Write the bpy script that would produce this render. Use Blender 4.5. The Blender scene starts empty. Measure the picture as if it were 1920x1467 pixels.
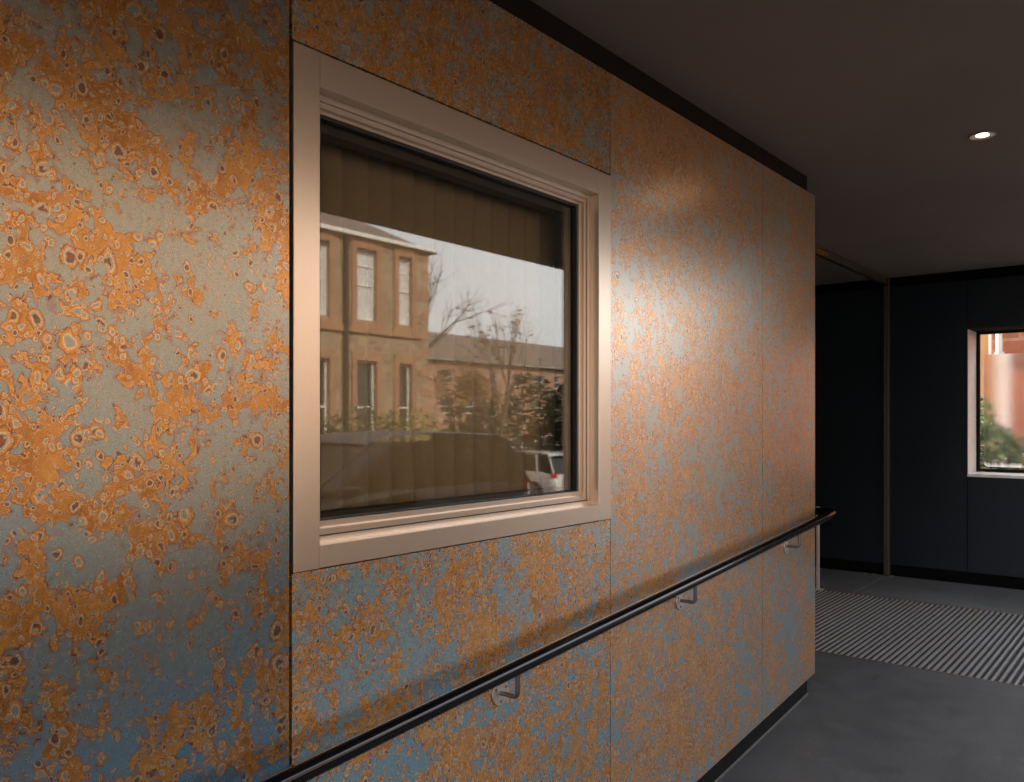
import bpy, bmesh, math, random
from mathutils import Vector, Matrix
R = math.radians
rnd = random.Random(7)
S = bpy.context.scene
COL = S.collection

# ------------------------------------------------------------------ camera
# world axes: x runs along the patinated wall away from the camera, y is into the wall, z = 0 at eye height
cam = bpy.data.cameras.new('camera'); cam_o = bpy.data.objects.new('camera', cam); COL.objects.link(cam_o)
cam.sensor_width = 36; cam.lens = 36 * 1569 / 1920; cam.shift_y = 54.5 / 1920
cam.clip_start = 0.05; cam.clip_end = 2000
YAW = 38.97
cam_o.rotation_euler = (R(90), 0, R(YAW - 90))
S.camera = cam_o

# ------------------------------------------------------------------ world, sun, exposure
SUN_AZ, SUN_EL = 98.0, 34.0          # azimuth from +x towards +y
w = bpy.data.worlds.new('World'); S.world = w; w.use_nodes = True
nt = w.node_tree; nt.nodes.clear()
sky = nt.nodes.new('ShaderNodeTexSky'); sky.sky_type = 'NISHITA'; sky.sun_disc = False
sky.sun_elevation = R(SUN_EL); sky.sun_rotation = R(90 - SUN_AZ)
sky.air_density = 1.0; sky.dust_density = 6.0; sky.ozone_density = 1.0
bgn = nt.nodes.new('ShaderNodeBackground'); bgn.inputs[1].default_value = 0.15
wo = nt.nodes.new('ShaderNodeOutputWorld')
# thin bright cloud veil over the blue
tc = nt.nodes.new('ShaderNodeTexCoord'); nz = nt.nodes.new('ShaderNodeTexNoise'); nz.inputs['Scale'].default_value = 2.2; nz.inputs['Detail'].default_value = 5
mp = nt.nodes.new('ShaderNodeMapping'); mp.inputs['Scale'].default_value = (1, 1, 3)
nt.links.new(tc.outputs['Generated'], mp.inputs[0]); nt.links.new(mp.outputs[0], nz.inputs['Vector'])
mr = nt.nodes.new('ShaderNodeMapRange'); mr.inputs[1].default_value = .3; mr.inputs[2].default_value = .7; mr.inputs[3].default_value = .62; mr.inputs[4].default_value = .85
nt.links.new(nz.outputs['Fac'], mr.inputs[0])
vx = nt.nodes.new('ShaderNodeMix'); vx.data_type = 'RGBA'; vx.inputs[7].default_value = (7.2, 7.1, 7.1, 1)
nt.links.new(mr.outputs[0], vx.inputs[0]); nt.links.new(sky.outputs[0], vx.inputs[6])
nt.links.new(vx.outputs[2], bgn.inputs[0]); nt.links.new(bgn.outputs[0], wo.inputs[0])
sl = bpy.data.lights.new('sun', 'SUN'); sl.energy = 2.4; sl.angle = R(0.5); sl.color = (1.0, 0.86, 0.70)
so = bpy.data.objects.new('sun', sl); COL.objects.link(so)
sd = Vector((math.cos(R(SUN_EL)) * math.cos(R(SUN_AZ)), math.cos(R(SUN_EL)) * math.sin(R(SUN_AZ)), math.sin(R(SUN_EL))))
so.rotation_euler = sd.to_track_quat('Z', 'Y').to_euler()
S.view_settings.view_transform = 'Standard'; S.view_settings.look = 'None'
S.view_settings.exposure = 2.05; S.view_settings.gamma = 1.0
try:
    S.cycles.max_bounces = 10; S.cycles.diffuse_bounces = 5; S.cycles.glossy_bounces = 5
    S.cycles.transparent_max_bounces = 12; S.cycles.use_denoising = True
    S.cycles.sample_clamp_indirect = 2.0; S.cycles.caustics_reflective = False; S.cycles.caustics_refractive = True; S.cycles.blur_glossy = .3
except Exception:
    pass

# ------------------------------------------------------------------ node helpers
class NG:
    def __init__(s, name):
        s.m = bpy.data.materials.new(name); s.m.use_nodes = True
        s.t = s.m.node_tree; s.t.nodes.clear()
        s.out = s.t.nodes.new('ShaderNodeOutputMaterial')
        s.p = s.t.nodes.new('ShaderNodeBsdfPrincipled')
        s.t.links.new(s.p.outputs[0], s.out.inputs[0])
    def link(s, a, b):
        if isinstance(a, (int, float)): b.default_value = a
        elif isinstance(a, (tuple, list)):
            b.default_value = tuple(a) + ((1,) if len(a) == 3 and len(b.default_value) == 4 else ())
        else: s.t.links.new(a, b)
    def pos(s):
        if not hasattr(s, '_p'):
            s._p = s.t.nodes.new('ShaderNodeTexCoord').outputs['Object']
        return s._p
    def mapping(s, v, scale=(1, 1, 1), loc=(0, 0, 0)):
        n = s.t.nodes.new('ShaderNodeMapping'); s.link(v, n.inputs[0])
        n.inputs['Scale'].default_value = scale; n.inputs['Location'].default_value = loc
        return n.outputs[0]
    def noise(s, v, scale, detail=3, rough=.5, out='Fac', dist=0):
        n = s.t.nodes.new('ShaderNodeTexNoise'); s.link(v, n.inputs['Vector'])
        n.inputs['Scale'].default_value = scale; n.inputs['Detail'].default_value = detail
        n.inputs['Roughness'].default_value = rough; n.inputs['Distortion'].default_value = dist
        return n.outputs[out]
    def voro(s, v, scale, feature='F1', dims='3D', smooth=.3, rnd_=1.0):
        n = s.t.nodes.new('ShaderNodeTexVoronoi'); n.voronoi_dimensions = dims; n.feature = feature
        s.link(v, n.inputs['Vector']); n.inputs['Scale'].default_value = scale
        n.inputs['Randomness'].default_value = rnd_
        if feature == 'SMOOTH_F1': n.inputs['Smoothness'].default_value = smooth
        return n
    def math(s, op, a, b=0.0, c=None, clamp=False):
        n = s.t.nodes.new('ShaderNodeMath'); n.operation = op; n.use_clamp = clamp
        s.link(a, n.inputs[0]); s.link(b, n.inputs[1])
        if c is not None: s.link(c, n.inputs[2])
        return n.outputs[0]
    def vmath(s, op, a, b):
        n = s.t.nodes.new('ShaderNodeVectorMath'); n.operation = op
        s.link(a, n.inputs[0])
        if op == 'SCALE': s.link(b, n.inputs['Scale'])
        else: s.link(b, n.inputs[1])
        return n.outputs[0]
    def rng(s, v, a, b, c=0.0, d=1.0, smooth=False):
        n = s.t.nodes.new('ShaderNodeMapRange'); s.link(v, n.inputs[0])
        if smooth: n.interpolation_type = 'SMOOTHSTEP'
        for i, q in enumerate((a, b, c, d)): s.link(q, n.inputs[1 + i])
        return n.outputs[0]
    def mix(s, f, a, b, kind='MIX'):
        n = s.t.nodes.new('ShaderNodeMix'); n.data_type = 'RGBA'; n.blend_type = kind
        s.link(f, n.inputs[0]); s.link(a, n.inputs[6]); s.link(b, n.inputs[7])
        return n.outputs[2]
    def ramp(s, v, stops, interp='LINEAR'):
        n = s.t.nodes.new('ShaderNodeValToRGB'); s.link(v, n.inputs[0])
        cr = n.color_ramp; cr.interpolation = interp
        while len(cr.elements) < len(stops): cr.elements.new(0.5)
        for e, (p, c) in zip(cr.elements, stops):
            e.position = p; e.color = tuple(c) + ((1,) if len(c) == 3 else ())
        return n.outputs[0]
    def bump(s, h, strength=.3, dist=.01):
        n = s.t.nodes.new('ShaderNodeBump'); n.inputs['Strength'].default_value = strength
        n.inputs['Distance'].default_value = dist; s.link(h, n.inputs['Height'])
        s.t.links.new(n.outputs[0], s.p.inputs['Normal'])
    def set(s, **k):
        for a, b in k.items():
            s.link(b, s.p.inputs[{'color': 'Base Color', 'rough': 'Roughness', 'metal': 'Metallic', 'spec': 'Specular IOR Level', 'coat': 'Coat Weight',
                                  'coat_rough': 'Coat Roughness', 'aniso': 'Anisotropic'}[a]])
        return s.m

def simple(name, col, rough=.6, metal=0.0, var=.12, scale=8, bump=0, detail=4, coat=0, rvar=.08, streak=False):
    g = NG(name)
    v = g.mapping(g.pos(), (1, 1, .15)) if streak else g.pos()
    n = g.noise(v, scale, detail, .6)
    f = g.rng(n, .25, .75, 1 - var, 1 + var)
    c = g.mix(1.0, tuple(col), g.ramp(n, [(0, (0, 0, 0)), (1, (1, 1, 1))]), 'MIX') if False else None
    vm = g.vmath('SCALE', tuple(col), f)
    g.set(color=vm, metal=metal, rough=g.rng(g.noise(g.pos(), scale * 2.3, 3), .2, .8, max(.02, rough - rvar), rough + rvar), coat=coat)
    if bump: g.bump(g.noise(g.pos(), scale * 10, 4, .7), bump, .01)
    return g.m

SP_A = ((18, .38, .42, .20, .10), (28, .46, .50, .45, .15), (44, .49, .60, .75, .25), (72, .5, .5, .9, .22))
SP_B = ((22, .42, .48, .40, .15), (34, .48, .70, .6, .28), (52, .5, .75, .8, .3))
def patina(name, seed, zs=0.62, size=1.0, light_gain=1.0, r0=.24, spots=SP_A, coat=1.0, blue=(.15, .32, .42), metal=.72, cior=1.6):
    """heat-and-oxide patina: blue grey steel, orange oxide fields, ringed spots"""
    g = NG(name)
    sep = g.t.nodes.new('ShaderNodeSeparateXYZ'); g.link(g.pos(), sep.inputs[0])
    cmb = g.t.nodes.new('ShaderNodeCombineXYZ')
    g.link(sep.outputs[0], cmb.inputs[0]); g.link(g.math('MULTIPLY', sep.outputs[2], zs), cmb.inputs[1])
    cmb.inputs[2].default_value = seed * 3.7
    P0 = cmb.outputs[0]
    w1 = g.vmath('SUBTRACT', g.noise(P0, 14, 3, .6, 'Color'), (.5, .5, .5))
    w2 = g.vmath('SUBTRACT', g.noise(P0, 75, 2, .6, 'Color'), (.5, .5, .5))
    P = g.vmath('ADD', P0, g.vmath('ADD', g.vmath('SCALE', w1, .035), g.vmath('SCALE', w2, .008)))
    # coverage of the orange oxide
    at = g.t.nodes.new('ShaderNodeAttribute'); at.attribute_name = 'oxide'
    L = g.noise(P, 4.2 / size, 3, .5)
    M = g.noise(P, 17 / size, 2, .5)
    F_ = g.noise(P, 50 / size, 1.3, .5)
    f = g.math('ADD', g.math('MULTIPLY', g.math('SUBTRACT', L, .5), .75), g.math('MULTIPLY', g.math('SUBTRACT', M, .5), 1.25))
    f = g.math('ADD', f, g.math('MULTIPLY', g.math('SUBTRACT', F_, .5), .9))
    f = g.math('ADD', f, at.outputs['Fac'])
    # steel colour: dull grey green high up, clear blue towards the bottom, varied by noise
    hn = g.noise(P0, 2.6, 3, .6)
    low = g.rng(sep.outputs[2], .10, -.75)
    hue = g.math('ADD', g.math('MULTIPLY', low, .85), g.math('MULTIPLY', g.math('SUBTRACT', hn, .5), 1.1), clamp=True)
    steel = g.mix(hue, (.36, .37, .33), blue)
    vs = g.noise(g.mapping(P0, (110, 3, 1)), 1, 3, .6)
    steel = g.mix(g.rng(vs, .35, .75, 0, .25), steel, (.27, .27, .27))
    # soft violet bruising round the oxide
    soft = g.math('ADD', f, g.math('MULTIPLY', g.math('SUBTRACT', g.noise(P, 30 / size, 3, .6), .5), .25))
    steel = g.mix(g.rng(soft, -.13, -.02, 0, .65, smooth=True), steel, (.30, .20, .19))
    # oxide colour
    mott = g.noise(P, 110, 3, .65)
    pool = g.noise(P, 11 / size, 3, .55)
    ox = g.mix(g.rng(pool, .35, .65), (.55, .275, .062), (.32, .125, .022))
    ox = g.mix(g.rng(mott, .35, .7, 0, .55), ox, (.60, .31, .10))
    ox = g.mix(g.rng(vs, .5, .8, 0, .25), ox, (.64, .38, .17))
    edge = (.17, .055, .028)
    col = g.mix(g.rng(f, -.012, .0, smooth=True), steel, edge)
    col = g.mix(g.rng(f, .006, .022, smooth=True), col, (.62, .33, .11))     # bright golden rim just inside the edge
    col = g.mix(g.rng(f, .035, .09, smooth=True), col, ox)
    # islands of bare steel inside thick oxide, each with a pale outline
    isl = g.math('ADD', g.noise(P, 38 / size, 2, .5), g.math('MULTIPLY', f, .06))
    col = g.mix(g.math('MULTIPLY', g.rng(isl, .628, .640), g.rng(f, .0, .03, 0, .6)), col, (.72, .50, .27))
    col = g.mix(g.math('MULTIPLY', g.rng(isl, .652, .660), .9), col, steel)
    rough = g.rng(mott, .3, .7, r0, r0 + .06)
    for k, (cell, rmax, on_p, core, p0) in enumerate(spots):
        sc = cell / size
        v = g.voro(g.vmath('ADD', P, (k * 5.3, k * 2.1, 0)), sc, 'F1', '2D', rnd_=.9)
        cs = g.t.nodes.new('ShaderNodeSeparateColor'); g.link(v.outputs['Color'], cs.inputs[0])
        ra = cs.outputs[0]; rb = cs.outputs[1]; rc = cs.outputs[2]
        r = g.math('MULTIPLY', g.rng(g.math('POWER', rc, 2.0), 0, 1, .34, 1), rmax)
        t2 = g.math('DIVIDE', g.math('DIVIDE', v.outputs['Distance'], r), 1.3)
        near = g.rng(f, -.26, .0, p0, 1.0)
        on = g.math('LESS_THAN', ra, g.math('MULTIPLY', near, on_p))
        A = g.ramp(t2, [(0, (.25, .08, .03)), (.22, (.19, .055, .028)), (.29, (.07, .045, .04)), (.33, (.26, .31, .33)), (.44, (.36, .40, .38)),
                        (.49, (.66, .55, .38)), (.55, (.60, .30, .09)), (.68, (.48, .21, .06)), (.76, (.17, .06, .03)), (1, (.17, .06, .03))])
        B = g.ramp(t2, [(0, (.24, .27, .28)), (.32, (.32, .36, .35)), (.41, (.68, .56, .38)), (.50, (.62, .31, .10)), (.68, (.50, .22, .06)), (.76, (.17, .06, .03)), (1, (.17, .06, .03))])
        A = g.mix(g.math('LESS_THAN', rb, core), A, B)
        sp = g.mix(g.math('MULTIPLY', g.rng(mott, .35, .75), .2), A, g.mix(.5, A, (.8, .45, .2)))
        alpha = g.math('MULTIPLY', on, g.rng(t2, .80, .75))
        col = g.mix(g.math('MULTIPLY', alpha, .95), col, sp)
    pv = g.voro(P0, 95, 'F1', '2D')
    pc = g.t.nodes.new('ShaderNodeSeparateColor'); g.link(pv.outputs['Color'], pc.inputs[0])
    pit = g.math('MULTIPLY', g.math('LESS_THAN', pv.outputs['Distance'], .14), g.math('LESS_THAN', pc.outputs[0], .03))
    col = g.mix(g.math('MULTIPLY', pit, .7), col, (.05, .03, .03))
    col = g.vmath('SCALE', col, light_gain)  # per-sheet brightness put into the colour, standing in for reflected glow
    g.set(color=col, metal=metal, rough=rough, coat=coat, coat_rough=r0 + .02)
    g.p.inputs['Coat IOR'].default_value = cior
    g.p.inputs['Specular IOR Level'].default_value = .5
    return g.m

M = {}
M['steel_rail'] = simple('gunmetal rail', (.035, .037, .043), .15, .9, .0, 8, 0, rvar=.02)
M['steel_arm'] = simple('bracket steel', (.22, .23, .26), .35, 1.0, .1, 30)
M['rose'] = simple('brushed rose steel', (.62, .58, .55), .42, .9, .1, 60, .05)
M['champagne'] = NG('champagne anodised aluminium').set(color=(.67, .57, .48), rough=.29, metal=.85)
M['gasket'] = simple('black rubber gasket', (.012, .012, .012), .5)
M['gap'] = simple('black backing behind panels', (.012, .010, .010), .8)
M['trim'] = simple('dark brown head trim', (.016, .013, .011), .55, 0, .1, 6)
M['plinth'] = simple('black plinth board', (.007, .008, .010), .6, 0, .25, 10, .05)
M['ceil'] = simple('taupe soffit render', (.38, .315, .265), .75, 0, .07, 1.2, .05)
M['dark_panel'] = simple('blue black coated panel', (.010, .016, .024), .40, 0, .12, 2.5, .015)
M['end'] = simple('pale bounce panel', (.42, .42, .43), .6)
M['black'] = simple('flat black', (.002, .002, .002), .9)
for k_ in ('dark_panel', 'plinth', 'gap', 'trim', 'black'):
    M[k_].node_tree.nodes['Principled BSDF'].inputs['Specular IOR Level'].default_value = .28 if k_ == 'dark_panel' else .12
M['alu_dull'] = simple('weathered aluminium channel', (.20, .165, .14), .45, .8, .15, 12)
M['alu_pale'] = simple('pale aluminium lining', (.90, .90, .91), .4, .15, .06, 10)
M['bars'] = simple('mat aluminium bars', (.36, .37, .395), .5, .5, .2, 40, .05)
M['rubber'] = simple('mat rubber infill', (.020, .022, .025), .85, 0, .3, 90, .2)
M['sealant'] = simple('dusty grey sealant', (.09, .09, .09), .8, 0, .25, 40)
M['white_trim'] = simple('satin white ring', (.35, .31, .28), .4)
M['post'] = simple('pale grey painted post', (.55, .53, .54), .5)
M['blind'] = simple('brown beige blind fabric', (.36, .30, .225), .85, 0, .06, 60)
M['room'] = simple('dark room plaster', (.10, .085, .07), .9)
M['render_grey'] = simple('grey outside render', (.30, .29, .27), .85)
M['slate'] = simple('brown grey slate', (.16, .125, .10), .8, 0, .25, 3, .1)
M['asphalt'] = simple('asphalt', (.042, .042, .042), .9, 0, .25, 6, .2)
M['paving'] = simple('grey paving', (.065, .064, .062), .85, 0, .15, 3, .1)
M['hedge'] = simple('hedge leaves', (.055, .085, .028), .75, 0, .5, 5)
M['hedge_y'] = simple('yellow green leaves', (.22, .22, .03), .7, 0, .4, 5)
M['evergreen'] = simple('dark evergreen leaves', (.035, .048, .020), .75, 0, .5, 4)
M['autumn'] = simple('orange olive leaves', (.30, .17, .045), .7, 0, .4, 6)
M['fresh_leaf'] = simple('fresh green leaves', (.09, .17, .035), .7, 0, .4, 5)
M['bark'] = simple('brown bark', (.13, .10, .08), .9, 0, .25, 20, .2)
M['fence'] = simple('dark stained timber', (.03, .026, .022), .8, 0, .3, 6)
M['car_dark'] = simple('dark blue grey car paint', (.012, .015, .024), .5, 0, .03, 3, coat=.08)
M['car_silver'] = simple('silver white car paint', (.62, .60, .58), .3, .4, .03, 3, coat=1)
M['car_white'] = simple('white car paint', (.75, .74, .72), .3, 0, .03, 3, coat=1)
M['tyre'] = simple('tyre rubber', (.02, .02, .02), .85)
M['rim'] = simple('alloy rim', (.4, .4, .4), .35, .9)
M['carglass'] = simple('tinted car glass', (.012, .016, .016), .08)
M['red'] = simple('red lamp plastic', (.45, .02, .015), .25)
M['yellow'] = simple('yellow plate', (.75, .50, .04), .5)
M['wpaint'] = simple('white window paint', (.75, .74, .72), .5)
M['bin'] = simple('white plastic board', (.78, .78, .80), .5)
M['curtain'] = simple('pale net curtain', (.60, .60, .62), .8, 0, .15, 3)
M['dark_glass'] = simple('dark window glass', (.03, .035, .04), .06, 0)
M['leaf'] = simple('dry fallen leaf', (.30, .16, .07), .8, 0, .4, 60)
M['leaf_tan'] = simple('tan fallen leaf', (.45, .33, .20), .8, 0, .3, 60)
M['pipe_w'] = simple('white drainpipe', (.75, .72, .70), .5)
M['ochre'] = simple('ochre painted post', (.42, .21, .08), .6)
M['label_y'] = simple('yellow sticker', (.45, .27, .02), .4)

def brick(name, c1, c2, mortar, bw, bh, ms=.012, stone=False):
    g = NG(name)
    sep = g.t.nodes.new('ShaderNodeSeparateXYZ'); g.link(g.pos(), sep.inputs[0])
    cmb = g.t.nodes.new('ShaderNodeCombineXYZ')
    g.link(g.math('ADD', sep.outputs[0], sep.outputs[1]), cmb.inputs[0]); g.link(sep.outputs[2], cmb.inputs[1])
    v = cmb.outputs[0]
    if stone:
        v = g.vmath('ADD', v, g.vmath('SCALE', g.vmath('SUBTRACT', g.noise(v, 3, 3, .6, 'Color'), (.5, .5, .5)), .12))
    b = g.t.nodes.new('ShaderNodeTexBrick'); g.link(v, b.inputs['Vector'])
    b.inputs['Color1'].default_value = (*c1, 1); b.inputs['Color2'].default_value = (*c2, 1); b.inputs['Mortar'].default_value = (*mortar, 1)
    b.inputs['Scale'].default_value = 1; b.inputs['Mortar Size'].default_value = ms
    b.inputs['Brick Width'].default_value = bw; b.inputs['Row Height'].default_value = bh
    n = g.noise(g.pos(), 1.7, 5, .65)
    g.set(color=g.vmath('SCALE', b.outputs[0], g.rng(n, .3, .7, .72, 1.2)), rough=.85)
    g.bump(g.math('ADD', g.math('MULTIPLY', b.outputs['Fac'], -1), g.noise(g.pos(), 30, 3)), .4, .01)
    return g.m
M['sandstone'] = brick('coursed sandstone', (.38, .27, .17), (.24, .15, .10), (.33, .27, .20), .34, .17, .02, True)
M['dressed'] = simple('dressed red sandstone', (.34, .185, .11), .85, 0, .15, 2, .1)
M['redbrick'] = brick('brown brick', (.42, .20, .12), (.34, .15, .09), (.35, .30, .25), .23, .075)
M['rubble'] = brick('red rubble stone', (.46, .14, .07), (.28, .09, .05), (.36, .19, .13), .42, .2, .02, True)

def concrete(name, base):
    g = NG(name)
    a = g.noise(g.pos(), 1.3, 6, .65); b = g.noise(g.pos(), 9, 5, .7); c = g.noise(g.pos(), 220, 2, .6)
    k = g.math('MULTIPLY', g.rng(a, .3, .7, .8, 1.2), g.rng(b, .3, .7, .88, 1.12))
    k = g.math('MULTIPLY', k, g.rng(c, .3, .7, .72, 1.28))
    st = g.rng(g.noise(g.pos(), 3.1, 5, .7), .62, .72, 0, .35)
    g.set(color=g.mix(st, g.vmath('SCALE', tuple(base), k), (.16, .155, .15)), rough=g.rng(b, .3, .7, .55, .8))
    g.bump(g.math('ADD', c, g.math('MULTIPLY', b, .4)), .25, .003)
    return g.m
M['concrete'] = concrete('dark smooth concrete', (.076, .083, .093))
M['slab'] = concrete('grey blue slab', (.115, .128, .145))

def glass(name, boost, tint=(.9, .92, .9), rough=.0, ior=1.5, lo=0.0):
    g = NG(name); t = g.t
    t.nodes.remove(g.p)
    tr = t.nodes.new('ShaderNodeBsdfTransparent'); tr.inputs[0].default_value = (*tint, 1)
    gl = t.nodes.new('ShaderNodeBsdfGlossy'); gl.inputs['Roughness'].default_value = rough
    ge = t.nodes.new('ShaderNodeNewGeometry'); dt = t.nodes.new('ShaderNodeVectorMath'); dt.operation = 'DOT_PRODUCT'
    t.links.new(ge.outputs['Incoming'], dt.inputs[0]); t.links.new(ge.outputs['Normal'], dt.inputs[1])
    q = g.math('POWER', g.math('SUBTRACT', 1.0, g.math('ABSOLUTE', dt.outputs['Value'])), 5.0)      # Schlick, same from both sides
    k = g.math('ADD', g.math('MULTIPLY', g.math('ADD', g.math('MULTIPLY', q, .96), .04), boost), lo, clamp=True)
    mx = t.nodes.new('ShaderNodeMixShader'); g.link(k, mx.inputs[0])
    t.links.new(tr.outputs[0], mx.inputs[1]); t.links.new(gl.outputs[0], mx.inputs[2]); t.links.new(mx.outputs[0], g.out.inputs[0])
    return g.m
M['glass'] = glass('reflective double glazing', 1.7, (.95, .94, .88), .022, 1.5, .02)
M['glass_clear'] = glass('clear glass', 1.0, (.95, .95, .94))
def mist():
    g = NG('condensation mist'); t = g.t; t.nodes.remove(g.p)
    rf = t.nodes.new('ShaderNodeBsdfRefraction'); rf.inputs['Roughness'].default_value = .35; rf.inputs['IOR'].default_value = 1.12
    rf.inputs[0].default_value = (.95, .95, .95, 1)
    tl = t.nodes.new('ShaderNodeBsdfTranslucent'); tl.inputs[0].default_value = (.9, .9, .9, 1)
    v = g.mapping(g.pos(), (1, 26, 5)); n = g.noise(v, 1.5, 4, .6)
    v2 = g.mapping(g.pos(), (1, 18, 6)); n2 = g.noise(v2, 3.5, 3, .5)
    sep = t.nodes.new('ShaderNodeSeparateXYZ'); g.link(g.pos(), sep.inputs[0])
    fr = g.rng(g.math('ADD', sep.outputs[2], g.math('MULTIPLY', n, -.09)), -.385, -.425)     # white fringe along the foot of the misted area
    k = g.math('MAXIMUM', g.rng(n, .3, .8, .0, .09), g.math('MULTIPLY', g.rng(n2, .68, .74), .6))
    k = g.math('MAXIMUM', k, fr, clamp=True)
    mx = t.nodes.new('ShaderNodeMixShader'); g.link(k, mx.inputs[0])
    t.links.new(rf.outputs[0], mx.inputs[1]); t.links.new(tl.outputs[0], mx.inputs[2]); t.links.new(mx.outputs[0], g.out.inputs[0])
    return g.m
M['mist'] = mist()
def emis(name, col, s):
    g = NG(name); g.set(color=(.8, .8, .8)); g.p.inputs['Emission Color'].default_value = (*col, 1); g.p.inputs['Emission Strength'].default_value = s
    return g.m
M['lamp'] = emis('lit lamp lens', (1, .82, .62), 14)

# ------------------------------------------------------------------ mesh helpers
def tag(o, label=None, cat=None, group=None, kind=None):
    if label: o['label'] = label
    if cat: o['category'] = cat
    if group: o['group'] = group
    if kind: o['kind'] = kind
    return o
def empty(name, loc=(0, 0, 0), rz=0):
    o = bpy.data.objects.new(name, None); COL.objects.link(o); o.location = loc; o.rotation_euler = (0, 0, rz); o.empty_display_size = .1
    return o
class MB:
    def __init__(s): s.v = []; s.f = []
    def add(s, vs, fs):
        k = len(s.v); s.v += [tuple(p) for p in vs]; s.f += [tuple(i + k for i in f) for f in fs]; return s
    def box(s, x0, x1, y0, y1, z0, z1):
        return s.add([(x0, y0, z0), (x1, y0, z0), (x1, y1, z0), (x0, y1, z0), (x0, y0, z1), (x1, y0, z1), (x1, y1, z1), (x0, y1, z1)],
                     [(0, 3, 2, 1), (4, 5, 6, 7), (0, 1, 5, 4), (1, 2, 6, 5), (2, 3, 7, 6), (3, 0, 4, 7)])
    def hexa(s, b, t):
        return s.add(list(b) + list(t), [(0, 3, 2, 1), (4, 5, 6, 7), (0, 1, 5, 4), (1, 2, 6, 5), (2, 3, 7, 6), (3, 0, 4, 7)])
    def tube(s, pts, rad, n=16, caps=True):
        pts = [Vector(p) for p in pts]
        rad = rad if isinstance(rad, (list, tuple)) else [rad] * len(pts)
        vs = []; up = None
        for i, p in enumerate(pts):
            d = ((pts[min(i + 1, len(pts) - 1)] - pts[max(i - 1, 0)])).normalized()
            if up is None:
                up = Vector((0, 0, 1)) if abs(d.z) < .9 else Vector((1, 0, 0))
            a = d.cross(up).normalized(); b = a.cross(d).normalized(); up = b
            for k in range(n):
                th = 2 * math.pi * k / n
                vs.append(p + (a * math.cos(th) + b * math.sin(th)) * rad[i])
        fs = []
        for i in range(len(pts) - 1):
            for k in range(n):
                k2 = (k + 1) % n
                fs.append((i * n + k, i * n + k2, (i + 1) * n + k2, (i + 1) * n + k))
        if caps:
            fs.append(tuple(range(n - 1, -1, -1))); fs.append(tuple(range((len(pts) - 1) * n, len(pts) * n)))
        return s.add(vs, fs)
    def grid_wall(s, axis, a0, a1, z0, z1, f0, f1, holes=()):
        """wall with rectangular holes; runs along `axis` ('x' or 'y') from a0 to a1, faces at f0 and f1 on the other axis"""
        A = sorted({a0, a1, *[h[0] for h in holes], *[h[1] for h in holes]}); Z = sorted({z0, z1, *[h[2] for h in holes], *[h[3] for h in holes]})
        A = [a for a in A if a0 <= a <= a1]; Z = [z for z in Z if z0 <= z <= z1]
        def P(a, f, z): return (a, f, z) if axis == 'x' else (f, a, z)
        def solid(i, j):
            if i < 0 or j < 0 or i >= len(A) - 1 or j >= len(Z) - 1: return False
            ca, cz = (A[i] + A[i + 1]) / 2, (Z[j] + Z[j + 1]) / 2
            return not any(h[0] < ca < h[1] and h[2] < cz < h[3] for h in holes)
        for i in range(len(A) - 1):
            for j in range(len(Z) - 1):
                if not solid(i, j): continue
                q = (A[i], A[i + 1], Z[j], Z[j + 1])
                s.add([P(q[0], f0, q[2]), P(q[1], f0, q[2]), P(q[1], f0, q[3]), P(q[0], f0, q[3])], [(0, 1, 2, 3)])
                s.add([P(q[0], f1, q[2]), P(q[1], f1, q[2]), P(q[1], f1, q[3]), P(q[0], f1, q[3])], [(3, 2, 1, 0)])
                for di, dj, e in ((-1, 0, ((q[0], q[2]), (q[0], q[3]))), (1, 0, ((q[1], q[2]), (q[1], q[3]))), (0, -1, ((q[0], q[2]), (q[1], q[2]))), (0, 1, ((q[0], q[3]), (q[1], q[3])))):
                    if not solid(i + di, j + dj):
                        (a, z), (b, y) = e
                        s.add([P(a, f0, z), P(b, f0, y), P(b, f1, y), P(a, f1, z)], [(0, 1, 2, 3)])
        return s
    def build(s, name, mat, parent=None, bevel=0, smooth=False, recalc=True):
        me = bpy.data.meshes.new(name); me.from_pydata(s.v, [], s.f)
        if recalc:
            bm = bmesh.new(); bm.from_mesh(me)
            bmesh.ops.remove_doubles(bm, verts=bm.verts, dist=1e-6)
            bmesh.ops.recalc_face_normals(bm, faces=bm.faces)
            bm.to_mesh(me); bm.free()
        me.materials.append(mat)
        o = bpy.data.objects.new(name, me); COL.objects.link(o); o.parent = parent
        if smooth:
            for p in me.polygons: p.use_smooth = True
            try: me.set_sharp_from_angle(angle=R(40))
            except Exception: pass
        if bevel:
            b = o.modifiers.new('bevel', 'BEVEL'); b.width = bevel; b.segments = 2; b.limit_method = 'ANGLE'; b.angle_limit = R(40)
        return o

F = 1569.0
def az(px): return R(YAW) - math.atan((px - 960) / F)
def onwall(px, py, Y=1.41):
    a = az(px); x = Y / math.tan(a)
    d = x * math.cos(R(YAW)) + Y * math.sin(R(YAW))
    return x, -(py - 788) * d / F

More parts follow.
